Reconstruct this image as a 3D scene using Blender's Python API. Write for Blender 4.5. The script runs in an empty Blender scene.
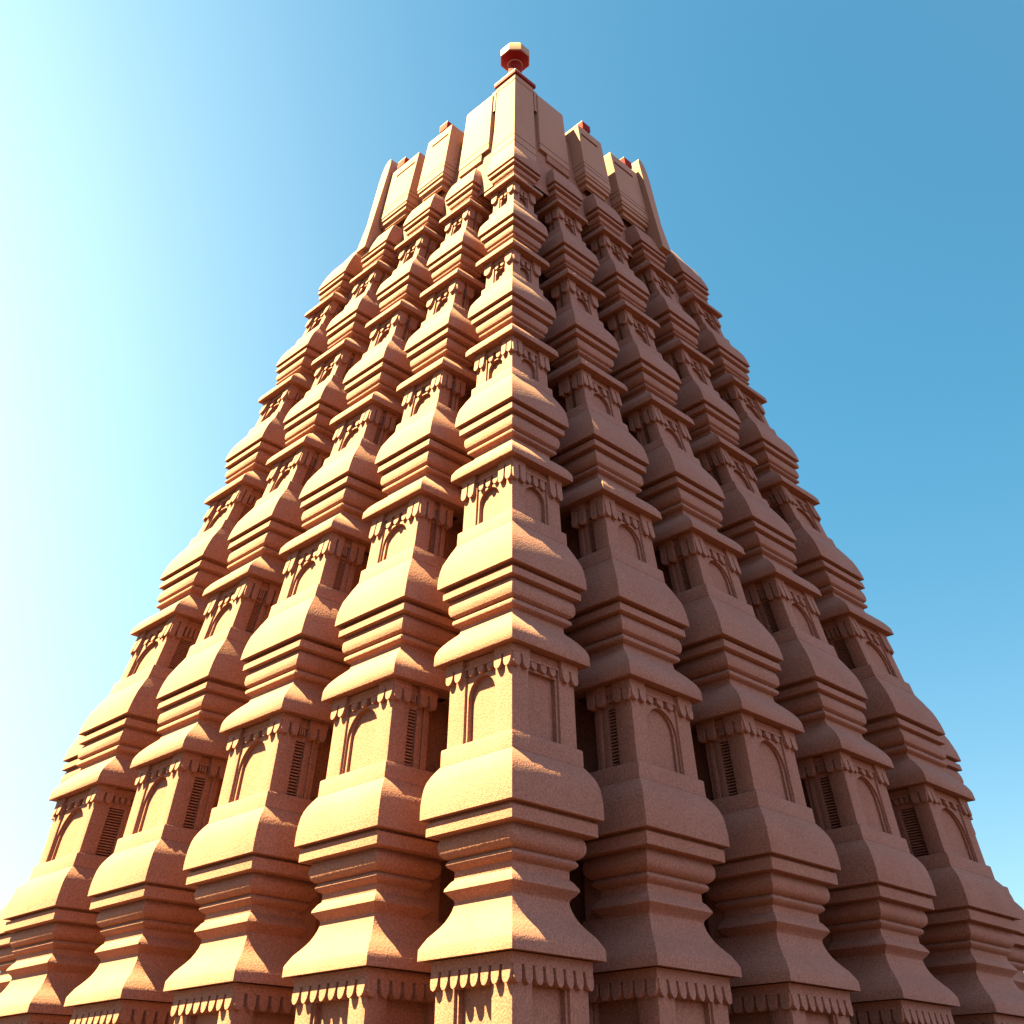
import bpy, bmesh, math, random
from mathutils import Vector
random.seed(4)
C = bpy.context.scene
# ---------------------------------------------------------------- camera
SC = 50.0            # metres per plan unit (tower axis stands 50 m from the camera)
EYE = 1.7
cam = bpy.data.cameras.new('camera'); co = bpy.data.objects.new('camera', cam); C.collection.objects.link(co)
co.location = (0, 0, EYE); co.rotation_euler = (math.radians(90+28.472), 0, 0)
cam.sensor_width = 36; cam.lens = 36*1157.5/1024; cam.clip_end = 5000; cam.clip_start = 0.1
C.camera = co
C.render.resolution_x = C.render.resolution_y = 1024
# ---------------------------------------------------------------- sun, sky, exposure
SUN_DIR = Vector((-0.9925, -0.1219, 0)).normalized()
ELEV = math.radians(59)
d = Vector((SUN_DIR.x*math.cos(ELEV), SUN_DIR.y*math.cos(ELEV), math.sin(ELEV)))
sl = bpy.data.lights.new('sun', 'SUN'); sl.energy = 5.0; sl.angle = math.radians(0.5); sl.color = (1.0, 0.835, 0.38)
so = bpy.data.objects.new('sun', sl); C.collection.objects.link(so); so.location = (-60, -30, 80)
so.rotation_euler = d.to_track_quat('Z', 'Y').to_euler()
W = bpy.data.worlds.new("World"); C.world = W; W.use_nodes = True
nt = W.node_tree; N = nt.nodes; L = nt.links; N.clear()
out = N.new('ShaderNodeOutputWorld'); bg = N.new('ShaderNodeBackground'); bg.inputs['Strength'].default_value = 0.05
sky = N.new('ShaderNodeTexSky'); sky.sky_type = 'NISHITA'; sky.sun_disc = False
sky.sun_elevation = ELEV; sky.sun_rotation = math.atan2(d.x, d.y); sky.air_density = 1.0; sky.dust_density = 0.6; sky.ozone_density = 2.0
tc = N.new('ShaderNodeTexCoord')
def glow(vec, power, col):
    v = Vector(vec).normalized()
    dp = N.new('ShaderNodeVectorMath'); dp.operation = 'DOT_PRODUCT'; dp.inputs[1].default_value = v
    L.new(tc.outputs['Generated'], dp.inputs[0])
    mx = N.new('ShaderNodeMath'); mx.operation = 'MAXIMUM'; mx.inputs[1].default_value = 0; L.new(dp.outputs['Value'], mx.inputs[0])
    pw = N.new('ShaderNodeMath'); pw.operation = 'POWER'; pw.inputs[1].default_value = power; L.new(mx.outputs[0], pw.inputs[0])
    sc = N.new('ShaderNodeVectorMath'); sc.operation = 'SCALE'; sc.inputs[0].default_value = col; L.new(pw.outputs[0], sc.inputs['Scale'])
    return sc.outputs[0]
acc = sky.outputs[0]
tint = N.new('ShaderNodeVectorMath'); tint.operation = 'MULTIPLY'; 
sx = N.new('ShaderNodeSeparateXYZ'); L.new(tc.outputs['Generated'], sx.inputs[0])
hz = N.new('ShaderNodeMapRange'); hz.interpolation_type = 'SMOOTHSTEP'; hz.inputs['From Min'].default_value = 0.55; hz.inputs['From Max'].default_value = 0.0; L.new(sx.outputs['Z'], hz.inputs['Value'])
tm = N.new('ShaderNodeMix'); tm.data_type = 'RGBA'; tm.inputs['A'].default_value = (0.175, 0.385, 0.355, 1); tm.inputs['B'].default_value = (0.33, 0.36, 0.315, 1); L.new(hz.outputs[0], tm.inputs['Factor'])
bk = N.new('ShaderNodeMapRange'); bk.inputs['From Min'].default_value = 0.1; bk.inputs['From Max'].default_value = -0.5; bk.inputs['To Min'].default_value = 1.0; bk.inputs['To Max'].default_value = 0.55  # added dimming of the unseen sky behind the camera, keeps undersides dark
L.new(sx.outputs['Y'], bk.inputs['Value'])
bs = N.new('ShaderNodeVectorMath'); bs.operation = 'SCALE'; L.new(tm.outputs['Result'], bs.inputs[0]); L.new(bk.outputs[0], bs.inputs['Scale'])
L.new(bs.outputs[0], tint.inputs[1])
L.new(acc, tint.inputs[0]); acc = tint.outputs[0]
for g in [((-0.82, 0.48, 0.32), 6.0, (2.7, 2.8, 2.25)), ((0.62, -0.52, 0.59), 5.0, (3.3, 3.5, 4.3))]:  # second glow: unseen fill added behind the camera to lift the shaded right faces
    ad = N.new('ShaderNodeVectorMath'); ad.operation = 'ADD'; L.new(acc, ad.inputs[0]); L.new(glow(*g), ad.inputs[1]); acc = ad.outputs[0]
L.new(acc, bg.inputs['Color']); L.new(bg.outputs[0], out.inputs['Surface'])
C.view_settings.view_transform = 'Standard'; C.view_settings.look = 'None'; C.view_settings.gamma = 1
C.view_settings.exposure = 3.62
# ---------------------------------------------------------------- materials
def mat(name, col, col2, rough=0.85, grain=17.0, bump=0.8, speck=0.30, dist=0.02):
    m = bpy.data.materials.new(name); m.use_nodes = True; n = m.node_tree.nodes; l = m.node_tree.links
    b = n['Principled BSDF']; b.inputs['Roughness'].default_value = rough
    b.inputs['Specular IOR Level'].default_value = 0.25
    t = n.new('ShaderNodeTexCoord')
    big = n.new('ShaderNodeTexNoise'); big.inputs['Scale'].default_value = 0.55; big.inputs['Detail'].default_value = 6; big.inputs['Roughness'].default_value = 0.6
    l.new(t.outputs['Object'], big.inputs['Vector'])
    fine = n.new('ShaderNodeTexNoise'); fine.inputs['Scale'].default_value = grain; fine.inputs['Detail'].default_value = 1; fine.inputs['Roughness'].default_value = 0.7
    l.new(t.outputs['Object'], fine.inputs['Vector'])
    r1 = n.new('ShaderNodeMapRange'); r1.inputs['From Min'].default_value = 0.3; r1.inputs['From Max'].default_value = 0.7; l.new(big.outputs['Fac'], r1.inputs['Value'])
    mx = n.new('ShaderNodeMix'); mx.data_type = 'RGBA'; mx.inputs['A'].default_value = (*col, 1); mx.inputs['B'].default_value = (*col2, 1)
    l.new(r1.outputs[0], mx.inputs['Factor'])
    r2 = n.new('ShaderNodeMapRange'); r2.inputs['From Min'].default_value = 0.3; r2.inputs['From Max'].default_value = 0.7
    r2.inputs['To Min'].default_value = 1-speck; r2.inputs['To Max'].default_value = 1+speck*0.6; l.new(fine.outputs['Fac'], r2.inputs['Value'])
    sc = n.new('ShaderNodeVectorMath'); sc.operation = 'SCALE'; l.new(mx.outputs['Result'], sc.inputs[0]); l.new(r2.outputs[0], sc.inputs['Scale'])
    l.new(sc.outputs[0], b.inputs['Base Color'])
    bp = n.new('ShaderNodeBump'); bp.inputs['Strength'].default_value = bump; bp.inputs['Distance'].default_value = dist
    l.new(fine.outputs['Fac'], bp.inputs['Height']); l.new(bp.outputs[0], b.inputs['Normal'])
    return m
STONE = mat('sandstone', (0.228, 0.100, 0.073), (0.200, 0.083, 0.058))
PALE = mat('crown_plaster', (0.25, 0.128, 0.090), (0.235, 0.117, 0.081), grain=9, bump=0.06, speck=0.05)
RED = mat('red_lacquer', (0.15, 0.0006, 0.0012), (0.125, 0.0006, 0.0012), rough=0.9, grain=12, bump=0.05, speck=0.08)
CREAM = mat('cream_paint', (0.25, 0.14, 0.085), (0.23, 0.125, 0.078), rough=0.6, grain=12, bump=0.05, speck=0.05)
GROUND = mat('sandy_paving', (0.035, 0.014, 0.008), (0.03, 0.012, 0.008), grain=3)
# ---------------------------------------------------------------- tower space: (S, T, z) -> world
ZS = [-.034, .0825, .1585, .2587, .3163, .4114, .461, .549, .669, .78, .85, .95, 1.05]
SG = [.412, .401, .3935, .3772, .360, .333, .3155, .2856, .2483, .2131, .19, .17, .15]
def sig(z):
    if z <= ZS[0]: return SG[0]
    for a in range(len(ZS)-1):
        if z <= ZS[a+1]:
            k = (z-ZS[a])/(ZS[a+1]-ZS[a]); return SG[a]*(1-k)+SG[a+1]*k
    return SG[-1]
R2 = 2**-.5
def P(S, T, z, base=None):
    g = sig(z) if base is None else sig(base)
    lean = .0032*max(0, min(1, (z-.6)/.37))
    return Vector((g*(S-T)*R2*SC+lean*SC, (1-g+g*(S+T)*R2)*SC, z*SC+EYE))
AX = Vector((0, SC, 0))                       # tower axis at ground level
class MB:
    def __init__(s): s.bm = bmesh.new()
    def face(s, vs):
        try: s.bm.faces.new(vs)
        except ValueError: pass
    def loft(s, rect, rings, rc=.0011, cap0=False, cap1=False):
        S0, S1, T0, T1 = rect; prev = None
        for z, e in rings:
            a0, a1, b0, b1 = S0-e, S1+e, T0-e, T1+e
            r = min(rc, (a1-a0)*.3, (b1-b0)*.3)
            pts = []
            for cx, cy, sx, sy in ((a0, b0, 1, 1), (a1, b0, -1, 1), (a1, b1, -1, -1), (a0, b1, 1, -1)):
                q = [(cx, cy+sy*r), (cx+sx*r*.29, cy+sy*r*.29), (cx+sx*r, cy)]
                if (sx, sy) in ((-1, 1), (1, -1)): q.reverse()
                pts += q
            vs = [s.bm.verts.new(P(x, y, z)-AX) for x, y in pts]
            if prev:
                n = len(vs)
                for i in range(n): s.face([prev[i], prev[(i+1) % n], vs[(i+1) % n], vs[i]])
            elif cap0: s.face(vs[::-1])
            prev = vs
        if cap1: s.face(prev)
    def box(s, S0, S1, T0, T1, z0, z1):
        v = [s.bm.verts.new(P(a, b, z)-AX) for z in (z0, z1) for a, b in ((S0, T0), (S1, T0), (S1, T1), (S0, T1))]
        for f in ((3, 2, 1, 0), (4, 5, 6, 7), (0, 1, 5, 4), (1, 2, 6, 5), (2, 3, 7, 6), (3, 0, 4, 7)): s.face([v[i] for i in f])
    def prism(s, fr, poly, d0, d1):
        """poly: list of (a, z) on a wall face; extruded from depth d0 (front) to d1 (back)"""
        f = [s.bm.verts.new(fr(a, z, d0)-AX) for a, z in poly]; b = [s.bm.verts.new(fr(a, z, d1)-AX) for a, z in poly]
        s.face(f); s.face(b[::-1]); n = len(poly)
        for i in range(n): s.face([f[i], b[i], b[(i+1) % n], f[(i+1) % n]])
    def build(s, name, m, parent=None, bevel=0, smooth=40, label=None):
        bmesh.ops.recalc_face_normals(s.bm, faces=s.bm.faces)
        me = bpy.data.meshes.new(name); s.bm.to_mesh(me); s.bm.free(); me.materials.append(m)
        for p in me.polygons: p.use_smooth = True
        me.set_sharp_from_angle(angle=math.radians(smooth))
        o = bpy.data.objects.new(name, me); C.collection.objects.link(o)
        if parent: o.parent = parent
        return o
FK = [1.0]
def FT(k): return [1.0, 1.0, 1.08, 1.22, 1.38, 1.5, 1.6][k+1]
def inset(prof, f, lip=0.0): return [(z, e*f if e < 0 else e+lip) for z, e in prof]
def frame(rect, side):
    """maps (a, z, depth-behind-the-eave-line) on one side of a pier to the world"""
    S0, S1, T0, T1 = rect
    if side == 'T0': return lambda a, z, d: P(a, T0+d*FK[0], z)
    if side == 'S0': return lambda a, z, d: P(S0+d*FK[0], a, z)
    if side == 'T1': return lambda a, z, d: P(a, T1-d*FK[0], z)
    return lambda a, z, d: P(S1-d*FK[0], a, z)
def span(rect, side): return (rect[0], rect[1]) if side in ('T0', 'T1') else (rect[2], rect[3])
# ---------------------------------------------------------------- ground
def structure(name, m, verts):
    me = bpy.data.meshes.new(name); me.from_pydata(verts, [], [(0, 1, 2, 3)]); me.materials.append(m)
    o = bpy.data.objects.new(name, me); C.collection.objects.link(o); o['kind'] = 'structure'; return o
structure('ground', GROUND, [(-2500, -2500, 0), (2500, -2500, 0), (2500, 2500, 0), (-2500, 2500, 0)])
# ---------------------------------------------------------------- the tower
tower = bpy.data.objects.new('temple_tower', None); C.collection.objects.link(tower); tower.location = AX
tower['label'] = 'towering orange sandstone temple spire of stacked miniature shrines with a red finial on top'
tower['category'] = 'temple tower'
Zg = -EYE/SC
EZ = [.0825, .2587, .4114, .5493, .669, .7796]
s_ = [0, .248, .525, .859, 1.2]; t_ = [0, -.028, -.056, -.056, -.057]; w_ = [.178, .195, .199, .202, .226]
piers = [('C', 0, (0, .178, 0, .178))]
for i in range(1, 5):
    r = (s_[i], s_[i]+w_[i], t_[i], t_[i]+w_[i]); piers += [('R', i, r), ('L', i, (r[2], r[3], r[0], r[1]))]
for kd, r in (('R', (1.47, 1.68, .02, .22)), ('L', (.02, .22, 1.47, 1.68))): piers.append((kd, 5, r))
# the first piers round the two far corners
for a, i in ((.30, 6), (.58, 7), (.88, 8)):
    r = (1.42-.20+.045, 1.42+.045, a, a+.2); piers += [('BR', i, r), ('BL', i, (r[2], r[3], r[0], r[1]))]
# core behind all piers
CZ = [(Zg-.002, 0)]+[(z, 0) for z in ZS[1:10]]+[(.85, 0)]
m = MB(); m.loft((.23, 1.19, .23, 1.19), CZ, cap1=True)
for kind, i, (S0, S1, T0, T1) in piers:      # spines tying every pier back to the core
    if kind == 'C': m.loft((.135, .235, .135, .235), CZ)
    elif kind == 'R': m.loft((S0+.065, S1-.065, T0+.11, .32 if i < 5 else .3), (CZ if i < 5 else CZ[:5]), cap1=True)
    elif kind == 'L': m.loft((S0+.11, .32, T0+.065, T1-.065), (CZ if i < 5 else CZ[:5]), cap1=True)
    elif kind == 'BR': m.loft((1.1, S1-.08, T0+.055, T1-.055), CZ)
    else: m.loft((S0+.055, S1-.055, 1.1, T1-.08), CZ)
m.build('tower_core', STONE, tower)

NECK0 = [(.006, -.037), (.0, -.0005), (.033, -.0008), (.045, -.0035), (.067, -.0090), (.083, -.0150), (.098, -.0203), (.113, -.0248), (.130, -.0285), (.146, -.0312), (.162, -.0330), (.176, -.0336)]
MOLD0 = [(.172, -.037), (.172, -.0336), (.181, -.0318), (.190, -.0275), (.204, -.0225), (.212, -.0232), (.231, -.0285), (.240, -.0325), (.266, -.0325), (.272, -.0285), (.279, -.0245), (.286, -.0232), (.293, -.0243), (.300, -.0268),
         (.303, -.0225), (.312, -.0180), (.324, -.0152), (.342, -.0145), (.357, -.0155), (.370, -.0185), (.372, -.0030), (.374, -.0022), (.414, -.0020), (.416, -.0028), (.4170, -.008), (.427, -.008)]
CUSH0 = [(.426, -.037), (.426, .0036), (.428, .0047), (.450, .0050), (.477, .0050), (.505, .0042), (.532, .0028), (.552, .0006), (.570, -.0028), (.588, -.0074), (.600, -.0110), (.606, -.0128), (.607, -.037)]
NECK1 = [(-.020, -.037), (-.024, .0005), (-.020, .0012), (.020, .0012), (.038, -.0002), (.056, -.0028), (.074, -.0068), (.092, -.0114), (.110, -.0168), (.126, -.0220), (.136, -.0245), (.160, -.0250)]
MOLD1 = [(.156, -.037), (.156, -.0250), (.163, -.0240), (.168, -.0190), (.176, -.0158), (.185, -.0148), (.194, -.0158), (.201, -.0190), (.206, -.0200),
         (.209, -.0165), (.218, -.0125), (.235, -.0100), (.262, -.0095), (.283, -.0112), (.297, -.0140), (.299, -.0030), (.301, -.0020), (.335, -.0015), (.337, -.0022), (.3380, -.009), (.357, -.009)]
CUSH1 = [(.356, -.037), (.356, .0036), (.359, .0048), (.385, .0052), (.420, .0048), (.455, .0034), (.490, .0010), (.525, -.0024), (.555, -.0064), (.580, -.0104), (.598, -.0128), (.600, -.037)]
EW = -.019          # wall face behind the eave line
PW = .036           # pilaster width

def petals(rect, z0, z1, sides, n, ressaut, parent, big=False):
    m = MB()
    for sd in sides:
        fr = frame(rect, sd); A0, A1 = span(rect, sd); A0 += .0142*FK[0]; A1 -= .0142*FK[0]
        h = z1-z0; lay = []
        if not ressaut:
            pitch = (A1-A0)/n
            lay = [(A0+pitch*(k+.5), pitch*.43, 0, z0) for k in range(n)]
            lay[0] = (A0+pitch*.46, pitch*.46, 0, z0); lay[-1] = (A1-pitch*.46, pitch*.46, 0, z0)
        else:
            pw = (PW+.005)/2
            if big: lay += [(A0+pw*.95, pw*.90, 0, z0), (A1-pw*.95, pw*.90, 0, z0)]
            else:
              for q in (0, 1): lay += [(A0+pw*(q+.46), pw*.455, 0, z0), (A1-pw*(q+.46), pw*.455, 0, z0)]
            B0, B1 = A0+PW+.007, A1-PW-.007; pm = (B1-B0)/n
            lay += [(B0+pm*(q+.5), min(pm*.38, pw*.46), .0065, z0+h*.26) for q in range(n)]
        zz0 = z0; h = z1-z0
        m.prism(fr, [(A0+.002, z1-h*.16), (A1-.002, z1-h*.16), (A1-.002, z1), (A0+.002, z1)], .0182, .0262)
        for c, hw, dd, z0 in lay:
            h = z1-z0
            arc = []
            rz = min(h*.55, hw*sig(z0)*1.5)
            for j in range(7):
                th = math.pi*j/6; arc.append((c-hw*math.cos(th)*(1-.0), z0+rz-rz*math.sin(th)))
            poly = [(c-hw, z1)]+arc+[(c+hw, z1)]
            tip = lambda a, z, d, fr=fr, z0=z0, z1=z1: fr(a, z, d-.0018*(1-(z-z0)/(z1-z0)) if d < .0185+.0 else d)
            # rounded tongue: front, bulged ring, back
            f0 = [m.bm.verts.new(fr(c+(a-c)*.84, z0+rz*.25+(z-z0-rz*.25)*.96 if z < z1-1e-6 else z, .0132+dd-.0022*(1-(z-z0)/h))-AX) for a, z in poly]
            f1 = [m.bm.verts.new(fr(a, z, .0172+dd)-AX) for a, z in poly]
            f2 = [m.bm.verts.new(fr(a, z, .0262)-AX) for a, z in poly]
            m.face(f0)
            for A, B in ((f0, f1), (f1, f2)):
                for j in range(len(poly)): m.face([A[j], B[j], B[(j+1) % len(poly)], A[(j+1) % len(poly)]])
        z0 = zz0
    m.build('petal_frieze', STONE, parent, smooth=50)

def arch(rect, sd, zb, zt, parent, arched=True, name='arched_niche', deep=True):
    fr = frame(rect, sd); A0, A1 = span(rect, sd); A0 += -EW*FK[0]+PW-.001; A1 -= -EW*FK[0]+PW-.001
    m = MB(); W_ = A1-A0; c = (A0+A1)/2
    for mg, d0, d1 in (((.003, -EW+.0040, -EW+.0100), (.0085, -EW+.0080, -EW+.0140)) if arched and deep else ((.005, -EW+.0045, -EW+.0140),)):
        hw = W_/2-mg; zm = (A1-A0)*.0
        top = zt-(zt-zb)*.02-mg*.10
        rz = min(hw*sig(zt)*1.15, (top-zb)*.55) if arched else 0
        zsp = top-rz; pin = []; pout = []
        nleg = 3
        for j in range(nleg): z = zb+(zsp-zb)*j/nleg; pin.append((c-hw, z)); pout.append((A0, z))
        na = 16
        for j in range(na+1):
            th = math.pi*j/na; x = -math.cos(th); y = math.sin(th)
            if arched: pin.append((c+hw*x, zsp+rz*y))
            else: pin.append((c+hw*max(-1, min(1, x*1.42)), top))
            k = 1.42; X = max(-1, min(1, x*k)); Y = min(1, y*k)
            pout.append((c+W_/2*X, zsp+(zt-zsp)*Y if arched else (zt if abs(X) < 1 else top+(zt-top)*Y)))
        for j in range(nleg): z = zsp-(zsp-zb)*(j+1)/nleg; pin.append((c+hw, z)); pout.append((A1, z))
        vi = [m.bm.verts.new(fr(a, z, d0)-AX) for a, z in pin]; vo = [m.bm.verts.new(fr(a, z, d0)-AX) for a, z in pout]
        vb = [m.bm.verts.new(fr(a, z, d1)-AX) for a, z in pin]
        for j in range(len(pin)-1):
            m.face([vi[j], vi[j+1], vo[j+1], vo[j]]); m.face([vi[j], vi[j+1], vb[j+1], vb[j]])
    m.prism(fr, [(A0, zb), (A1, zb), (A1, zt), (A0, zt)], -EW+.0130, -EW+.0171)
    m.build(name, STONE, parent, smooth=35)

def lattice(rect, sd, zb, zt, k, parent, extra=0):
    fr = frame(rect, sd); A0, A1 = span(rect, sd); A0 += -EW*FK[0]+PW-.001; A1 -= -EW*FK[0]+PW-.001
    A1 += extra
    sw = (A1-A0)*(.5 if extra else .4); m = MB()
    ztop = zt-(zt-zb)*.10
    # plain panel with two fillets beside the slatted opening
    m.prism(fr, [(A0+sw, zb), (A1, zb), (A1, zt), (A0+sw, zt)], -EW+.006, -EW+.0172)
    m.prism(fr, [(A0, ztop), (A0+sw, ztop), (A0+sw, zt), (A0, zt)], -EW+.0062, -EW+.0172)
    a = A0+sw+(A1-A0-sw)*.42
    m.prism(fr, [(a, zb), (a+.006, zb), (a+.006, zt), (a, zt)], -EW+.003, -EW+.0065)
    m.prism(fr, [(A0+sw-.003, zb), (A0+sw+.004, zb), (A0+sw+.004, ztop), (A0+sw-.003, ztop)], -EW+.0045, -EW+.0171)
    n = [18, 18, 16, 12, 8, 6][min(k, 5)]
    for j in range(n):
        z = zb+(ztop-zb)*(j+.15)/n; h = (ztop-zb)/n*.42
        m.prism(fr, [(A0, z), (A0+sw-.003, z), (A0+sw-.003, z+h), (A0, z+h)], -EW+.008, -EW+.0165)
    m.build('lattice_window', STONE, parent)

SIDES = {'C': ['T0', 'S0'], 'R': ['T0', 'S0'], 'L': ['S0', 'T0'], 'BR': ['S1', 'T0'], 'BL': ['T1', 'S0']}
def shrine(kind, i, rect, k):
    """k = -1: ground storey; 0..4: storeys whose eave is EZ[k+1]"""
    za, zb_ = (Zg, EZ[0]) if k < 0 else (EZ[k], EZ[k+1])
    Z = lambda u: za+(zb_-za)*u
    F = FT(k); FK[0] = F; lipx = .0015 if k >= 1 else 0
    sides = list(SIDES[kind])
    if i == 4: sides.append('S1' if kind == 'R' else 'T1')
    cell = rect
    if k >= 0 and 0 < i <= 5 and kind in 'RL':
        cell = (rect[0], rect[1], rect[2], rect[3]-.070) if kind == 'R' else (rect[0], rect[1]-.070, rect[2], rect[3])
    body = MB()
    if k < 0:
        wb, pt0, pt1, fa = Zg+.012, .0674, .0765, .0818
        body.loft(rect, [(Zg-.002, -.006), (Zg+.008, -.006), (Zg+.010, -.012), (wb, -.013), (wb+.0001, -.037), (fa, -.037)])
    else:
        sh = 0 if k == 0 else (.0 if k == 1 else .025)
        c1 = .607 if k == 0 else .600+sh*1.5
        p1 = .667 if k == 0 else (.668 if k == 1 else .695)
        wb = Z(p1); pt0 = Z([.898, .850, .840, .838, .83][k]); pt1 = Z(.948); fa = Z(.977)
        body.loft(rect, inset([(Z(.0), -.037), (Z(c1), -.037), (Z(c1), -.0130), (Z(p1-.004), -.0130), (wb, -.0138), (wb, -.06)], F))
        body.loft(cell, inset([(wb-.0003, -.037), (fa+.0005, -.037)], F))
    o = body.build('miniature_shrine', STONE, tower)
    if k >= 0:
        if k == 0: mo, cu = MOLD0, CUSH0
        else:
            f = lambda q, lo, s: [(u+s*(min(1, max(0, (u-.2)/.15))), e) for u, e in q]
            mo = f(MOLD1, 0, sh); cu = [(u+sh*(1+.5*(u-.356)/.244), e) for u, e in CUSH1]
        mr = rect if cell is rect else ((rect[0], rect[1], rect[2], rect[3]-.04) if kind == 'R' else (rect[0], rect[1]-.04, rect[2], rect[3]))
        b = MB(); b.loft(mr, inset([(Z(u), e) for u, e in mo], F)); b.build('base_moulding', STONE, o, smooth=32)
        b = MB(); b.loft(rect, inset([(Z(u), e) for u, e in cu], F, lipx)); b.build('cushion', STONE, o, smooth=32)
    if i == 5 and kind in 'LR' and k == 0:
        rect = (rect[0], rect[1]-.075, rect[2], rect[3]-.02) if kind == 'R' else (rect[0], rect[1]-.02, rect[2], rect[3]-.075)
    # pilasters
    full = rect
    if cell is not rect and not (i == 5 and k == 0): rect = cell
    S0, S1, T0, T1 = rect; g = -EW*F
    for cs, ct in ((0, 0), (1, 0), (0, 1), (1, 1)):
        if rect is not full and ((kind == 'R' and ct) or (kind == 'L' and cs)): continue
        a0 = S0+g if cs == 0 else S1-g-PW; b0 = T0+g if ct == 0 else T1-g-PW
        p = MB(); p.loft((a0, a0+PW, b0, b0+PW), [(wb-.0002, 0), (pt1, 0)], rc=.0012); p.build('pilaster', STONE, o)
    ztw = pt0+(pt1-pt0)*.35
    for sd in sides:
        side_face = (kind == 'R' and sd == 'S0') or (kind == 'L' and sd == 'T0')
        if side_face and k >= 0: lattice(rect, sd, wb, ztw, k, o, PW-.003 if rect is cell and cell is not full else 0)
        elif k < 0 or (kind == 'C' and k == 0 and sd == 'T0'): arch(rect, sd, wb, ztw, o, arched=False, name='recessed_panel')
        else: arch(rect, sd, wb, ztw, o, deep=k < 2 and kind != 'C')
    # frieze wall behind the petals, fascia stepping forward over the pilasters
    f = MB(); f.loft(rect, inset([(ztw-.0003, -.037), (ztw-.0002, -.0262), (pt1, -.0255), (pt1, -.0200), (fa, -.0195)], F))
    pr = PW+.004
    if k < 0: f.loft(rect, [(pt1, -.026), (pt1+.0002, -.0138), (fa+.0005, -.0135)])
    else:
        for cs, ct in ((0, 0), (1, 0), (0, 1), (1, 1)):
            a0 = S0+.0135*F if cs == 0 else S1-.0135*F-pr; b0 = T0+.0135*F if ct == 0 else T1-.0135*F-pr
            f.loft((a0, a0+pr, b0, b0+pr), [(pt1, -.0076), (pt1+.0001, 0), (fa+.0004, 0.0002)], rc=.001)
    f.build('fascia', STONE, o)
    n = 8 if k < 0 else (3 if k <= 1 else 2)
    petals(rect, pt0, pt1+.0004, sides, n, k >= 0, o, k >= 3)
    # roof above this storey's eave
    rect = full
    kk = k+1
    za2, zb2 = EZ[kk], (EZ[kk+1] if kk < 5 else .872)
    prof = NECK0 if kk == 0 else NECK1
    lift = -.0012 if kk == 0 else 0
    if i == 5 and kind in 'LR' and k == 0: rect = (rect[0]+.01, rect[1]-.01, rect[2]+.01, rect[3]-.01)
    r = MB(); r.loft(rect, inset([(za2+(zb2-za2)*u, e) for u, e in prof], FT(kk), .0015 if kk >= 2 else 0)); r.build('roof', STONE, o, smooth=32)

for kind, i, rect in piers:
    for k in range(-1, 1 if (kind in 'LR' and i == 5) else 5): shrine(kind, i, rect, k)

# top cushions above the last eaves, then the crown
def zt5(u): return EZ[5]+(.872-EZ[5])*u
def incised(z, e, d=.0035, h=.0012): return [(z, e), (z, e-d), (z+h, e-d), (z+h, e)]
def cushion_top(kind, i, rect):
    m = MB()
    m.loft(rect, inset([(zt5(u), e) for u, e in MOLD1], FT(5)))
    o = m.build('top_cushion', STONE, tower, smooth=32)
    c = MB(); q = [(zt5(.37), -.037), (zt5(.37), .0032), (zt5(.40), .0042), (zt5(.47), .0030), (zt5(.55), -.001), (zt5(.64), -.0085)]
    if i == 4 or i > 4:
        c.loft(rect, q+[(zt5(.66), -.012), (zt5(.78), -.035), (zt5(.92), -.06), (.874, -.085)], cap1=True); c.build('hipped_cap', STONE, o, smooth=32)
    else:
        c.loft(rect, q+[(zt5(.66), -.012), (zt5(.66), -.05)]); c.build('cushion', STONE, o, smooth=32)
for kind, i, rect in piers:
    if kind in 'LR' and i == 5:
        Z2 = lambda u: EZ[1]+(EZ[2]-EZ[1])*u; rect = (rect[0], rect[1]-.01, rect[2], rect[3]-.01)
        m = MB(); m.loft(rect, [(Z2(u), e) for u, e in MOLD1]); o = m.build('top_cushion', STONE, tower, smooth=32)
        m = MB(); m.loft(rect, [(Z2(.357), -.037), (Z2(.357), .0036), (Z2(.36), .0048), (Z2(.42), .0048), (Z2(.49), .001), (Z2(.555), -.0064), (Z2(.60), -.013), (Z2(.75), -.04), (Z2(.85), -.07)], cap1=True)
        m.build('hipped_cap', STONE, o, smooth=32)
    else: cushion_top(kind, i, rect)

def mir(rect, kind): return rect if kind != 'L' else (rect[2], rect[3], rect[0], rect[1])
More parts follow.
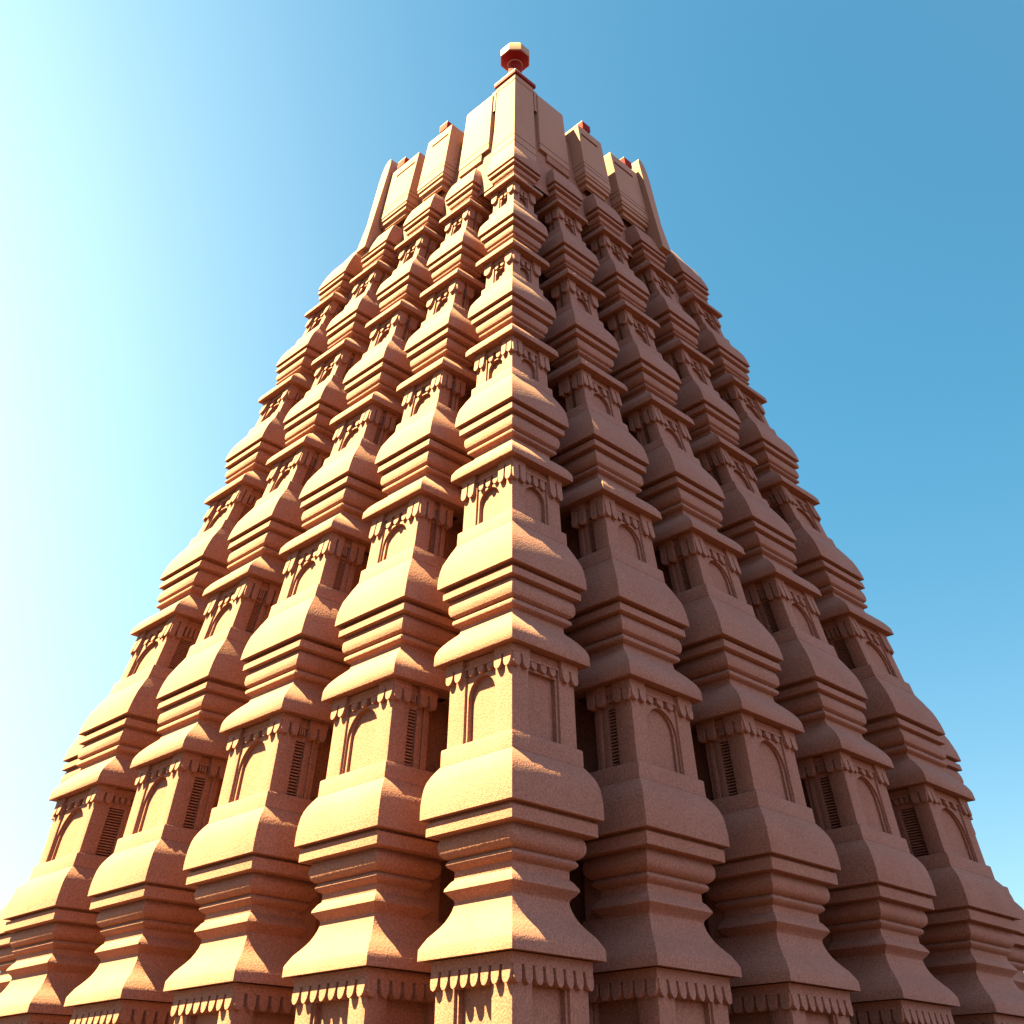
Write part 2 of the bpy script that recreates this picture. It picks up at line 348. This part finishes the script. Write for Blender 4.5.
# central crown shaft
m = MB(); cr = (0, .178, 0, .178)
m.loft(cr, [(zt5(.60), -.02), (zt5(.60), -.0085), (.8490, -.0085)]+incised(.8500, -.0085)+[(.8600, -.0085)]+incised(.8615, -.0095)+[(.9600, -.0095)]+[(.9602, -.0095), (.9602, -.0065), (.9690, -.0065), (.9690, -.03)], cap1=True)
shaft = m.build('crown_shaft', PALE, tower, smooth=30)
def slab(rect, z0, z1, kind, zb=.8665, slot=False, groove=True, name='crown_slab', foot=True, ztl=None):
    rect = mir(rect, kind); S0, S1, T0, T1 = rect
    m = MB(); rings = []
    if foot: rings += [(z0-.016, -.045), (z0-.015, -.030), (z0-.010, -.029), (z0-.0095, -.014), (z0-.0045, -.013), (z0-.004, -.005), (z0, -.0035)]
    else: rings += [(z0, -.02), (z0, 0)]
    rings += incised(z0+.0085, 0) + [(z0+.012, 0)]
    if groove: rings += incised(z0+.0145, 0, .0028, .001)
    if slot:
        zs0, zs1 = z1-.0165, z1-.0125
        m.loft(rect, [(z0, -.06), (z0, 0)]+rings[len(rings)-(9 if groove else 5):]+[(zs0, 0), (zs0, -.02)])
        m.loft(rect, [(zs0, -.016), (zs1, -.016)])
        # solid ends of the slot
        w = S1-S0 if kind != 'L' else T1-T0
        if kind != 'L':
            m.box(S0, S0+.02, T0, T1, zs0, zs1); m.box(S0+w*.78, S1, T0, T1, zs0, zs1)
        else:
            m.box(S0, S1, T0, T0+.02, zs0, zs1); m.box(S0, S1, T0+w*.78, T1, zs0, zs1)
        m.loft(rect, [(zs1, -.02), (zs1, 0), (z1-.002, 0), (z1, -.003)], cap1=True)
        if foot: m.loft(rect, [(a, e) for a, e in rings[:7]])
    else:
        m.loft(rect, rings+[(z1-.002, 0), (z1, -.003)], cap1=True)
    return m.build(name, PALE, tower, smooth=30)
def finial_block(S, T, z, r, kind):
    if kind == 'L': S, T = T, S
    m = MB(); m.loft((S-r, S+r, T-r, T+r), [(z-.004, -r*.45), (z+.003, -r*.45), (z+.004, -r*.1), (z+.008, 0), (z+.0135, 0)], cap1=True)
    o = m.build('corner_finial', RED, tower)
    m = MB(); m.loft((S-r, S+r, T-r, T+r), [(z+.0135, .001), (z+.0142, .001), (z+.0146, -.004)], cap0=True, cap1=True); m.build('cap', CREAM, o)
for kind in ('R', 'L'):
    # wing beside the central shaft
    slab((.196, .428, .0, .25), .8665, .9610, kind, groove=False, foot=False)
    m = MB(); m.loft(mir((.248, .428, .0, .2), kind), [(.846, -.03), (.8505, -.03), (.8507, -.016), (.8555, -.015), (.8560, -.004), (.8690, -.0025)]); m.build('slab_foot', STONE, tower, smooth=30)
    m = MB(); m.loft(mir((.178, .215, .010, .2), kind), [(.93, 0), (.9630, 0), (.9670, -.004)], cap1=True); m.build('crown_shoulder', PALE, tower)
    slab((.488, .705, -.060, .30), .8665, .9450, kind, slot=True)
    slab((.795, 1.050, -.058, .28), .8665, .9430, kind, slot=True)
    finial_block(.585, -.02, .9455, .037, kind)
    finial_block(1.0, -.015, .9435, .037, kind)
    # end fin standing a little proud of the last slab
    m = MB(); fr = (lambda a, z, d: P(a, d, z)) if kind == 'R' else (lambda a, z, d: P(d, a, z))
    m.prism(fr, [(1.02, .822), (1.092, .822), (1.105, .85), (1.125, .90), (1.140, .935), (1.140, .950), (1.130, .960), (1.112, .965), (1.085, .965), (1.072, .958), (1.066, .94)], -.088, .10)
    m.build('end_fin', PALE, tower, smooth=30)
    m = MB(); q = (-.05, .16)
    m.loft(mir((1.07, 1.30, .03, .16), kind), [(.73, 0), (.822, 0), (.832, -.03), (.842, -.07)], cap1=True); m.build('fin_base', STONE, tower, smooth=30)
    # plain blocking behind the slabs
    m = MB(); m.loft(mir((.14, 1.15, .03, .16), kind), [(.80, 0), (.925, 0)], cap1=True); m.build('parapet', STONE, tower)

# ---------------------------------------------------------------- the finial on the tip
fz = .969
fin = MB(); fin.loft((0, .178, 0, .178), [(fz, -.004), (fz, .004), (fz+.0045, .004)], cap0=True)
fin = fin.build('finial', RED, tower)
cz = P(.089, .089, fz)-AX
def lathe(prof, n, name, m, parent, rot=0, smooth=30):
    bm = bmesh.new(); prev = None
    for r, z in prof:
        vs = [bm.verts.new((cz.x+r*math.cos(rot+2*math.pi*j/n), cz.y+r*math.sin(rot+2*math.pi*j/n), z)) for j in range(n)]
        if prev:
            for j in range(n): bm.faces.new([prev[j], prev[(j+1) % n], vs[(j+1) % n], vs[j]])
        prev = vs
    bm.faces.new(prev)
    x = MB(); x.bm.free(); x.bm = bm
    return x.build(name, m, parent, smooth=smooth)
z0 = cz.z
m = MB(); m.loft((0, .178, 0, .178), [(fz+.0045, .0045), (fz+.0060, .0045), (fz+.0075, -.002)], cap1=True); m.build('plate_rim', CREAM, fin)
m = MB(); m.loft((0, .178, 0, .178), [(fz+.0070, -.006), (fz+.018, -.036), (fz+.024, -.052)], cap1=True); m.build('sloped_base', RED, fin)
z0 += .55
lathe([(.36, z0+.0), (.36, z0+.80), (.31, z0+.86), (.29, z0+.95), (.35, z0+1.10), (.37, z0+1.14)], 16, 'neck', RED, fin)
lathe([(.38, z0+1.13), (.41, z0+1.17), (.38, z0+1.20)], 16, 'collar', CREAM, fin)
lathe([(.34, z0+1.18), (.42, z0+1.24), (.76, z0+1.42), (.79, z0+1.46)], 8, 'knob', RED, fin, rot=math.pi/8)
lathe([(.79, z0+1.46), (.83, z0+1.50), (.82, z0+1.95), (.66, z0+2.20), (.2, z0+2.30)], 8, 'knob_cap', CREAM, fin, rot=math.pi/8)
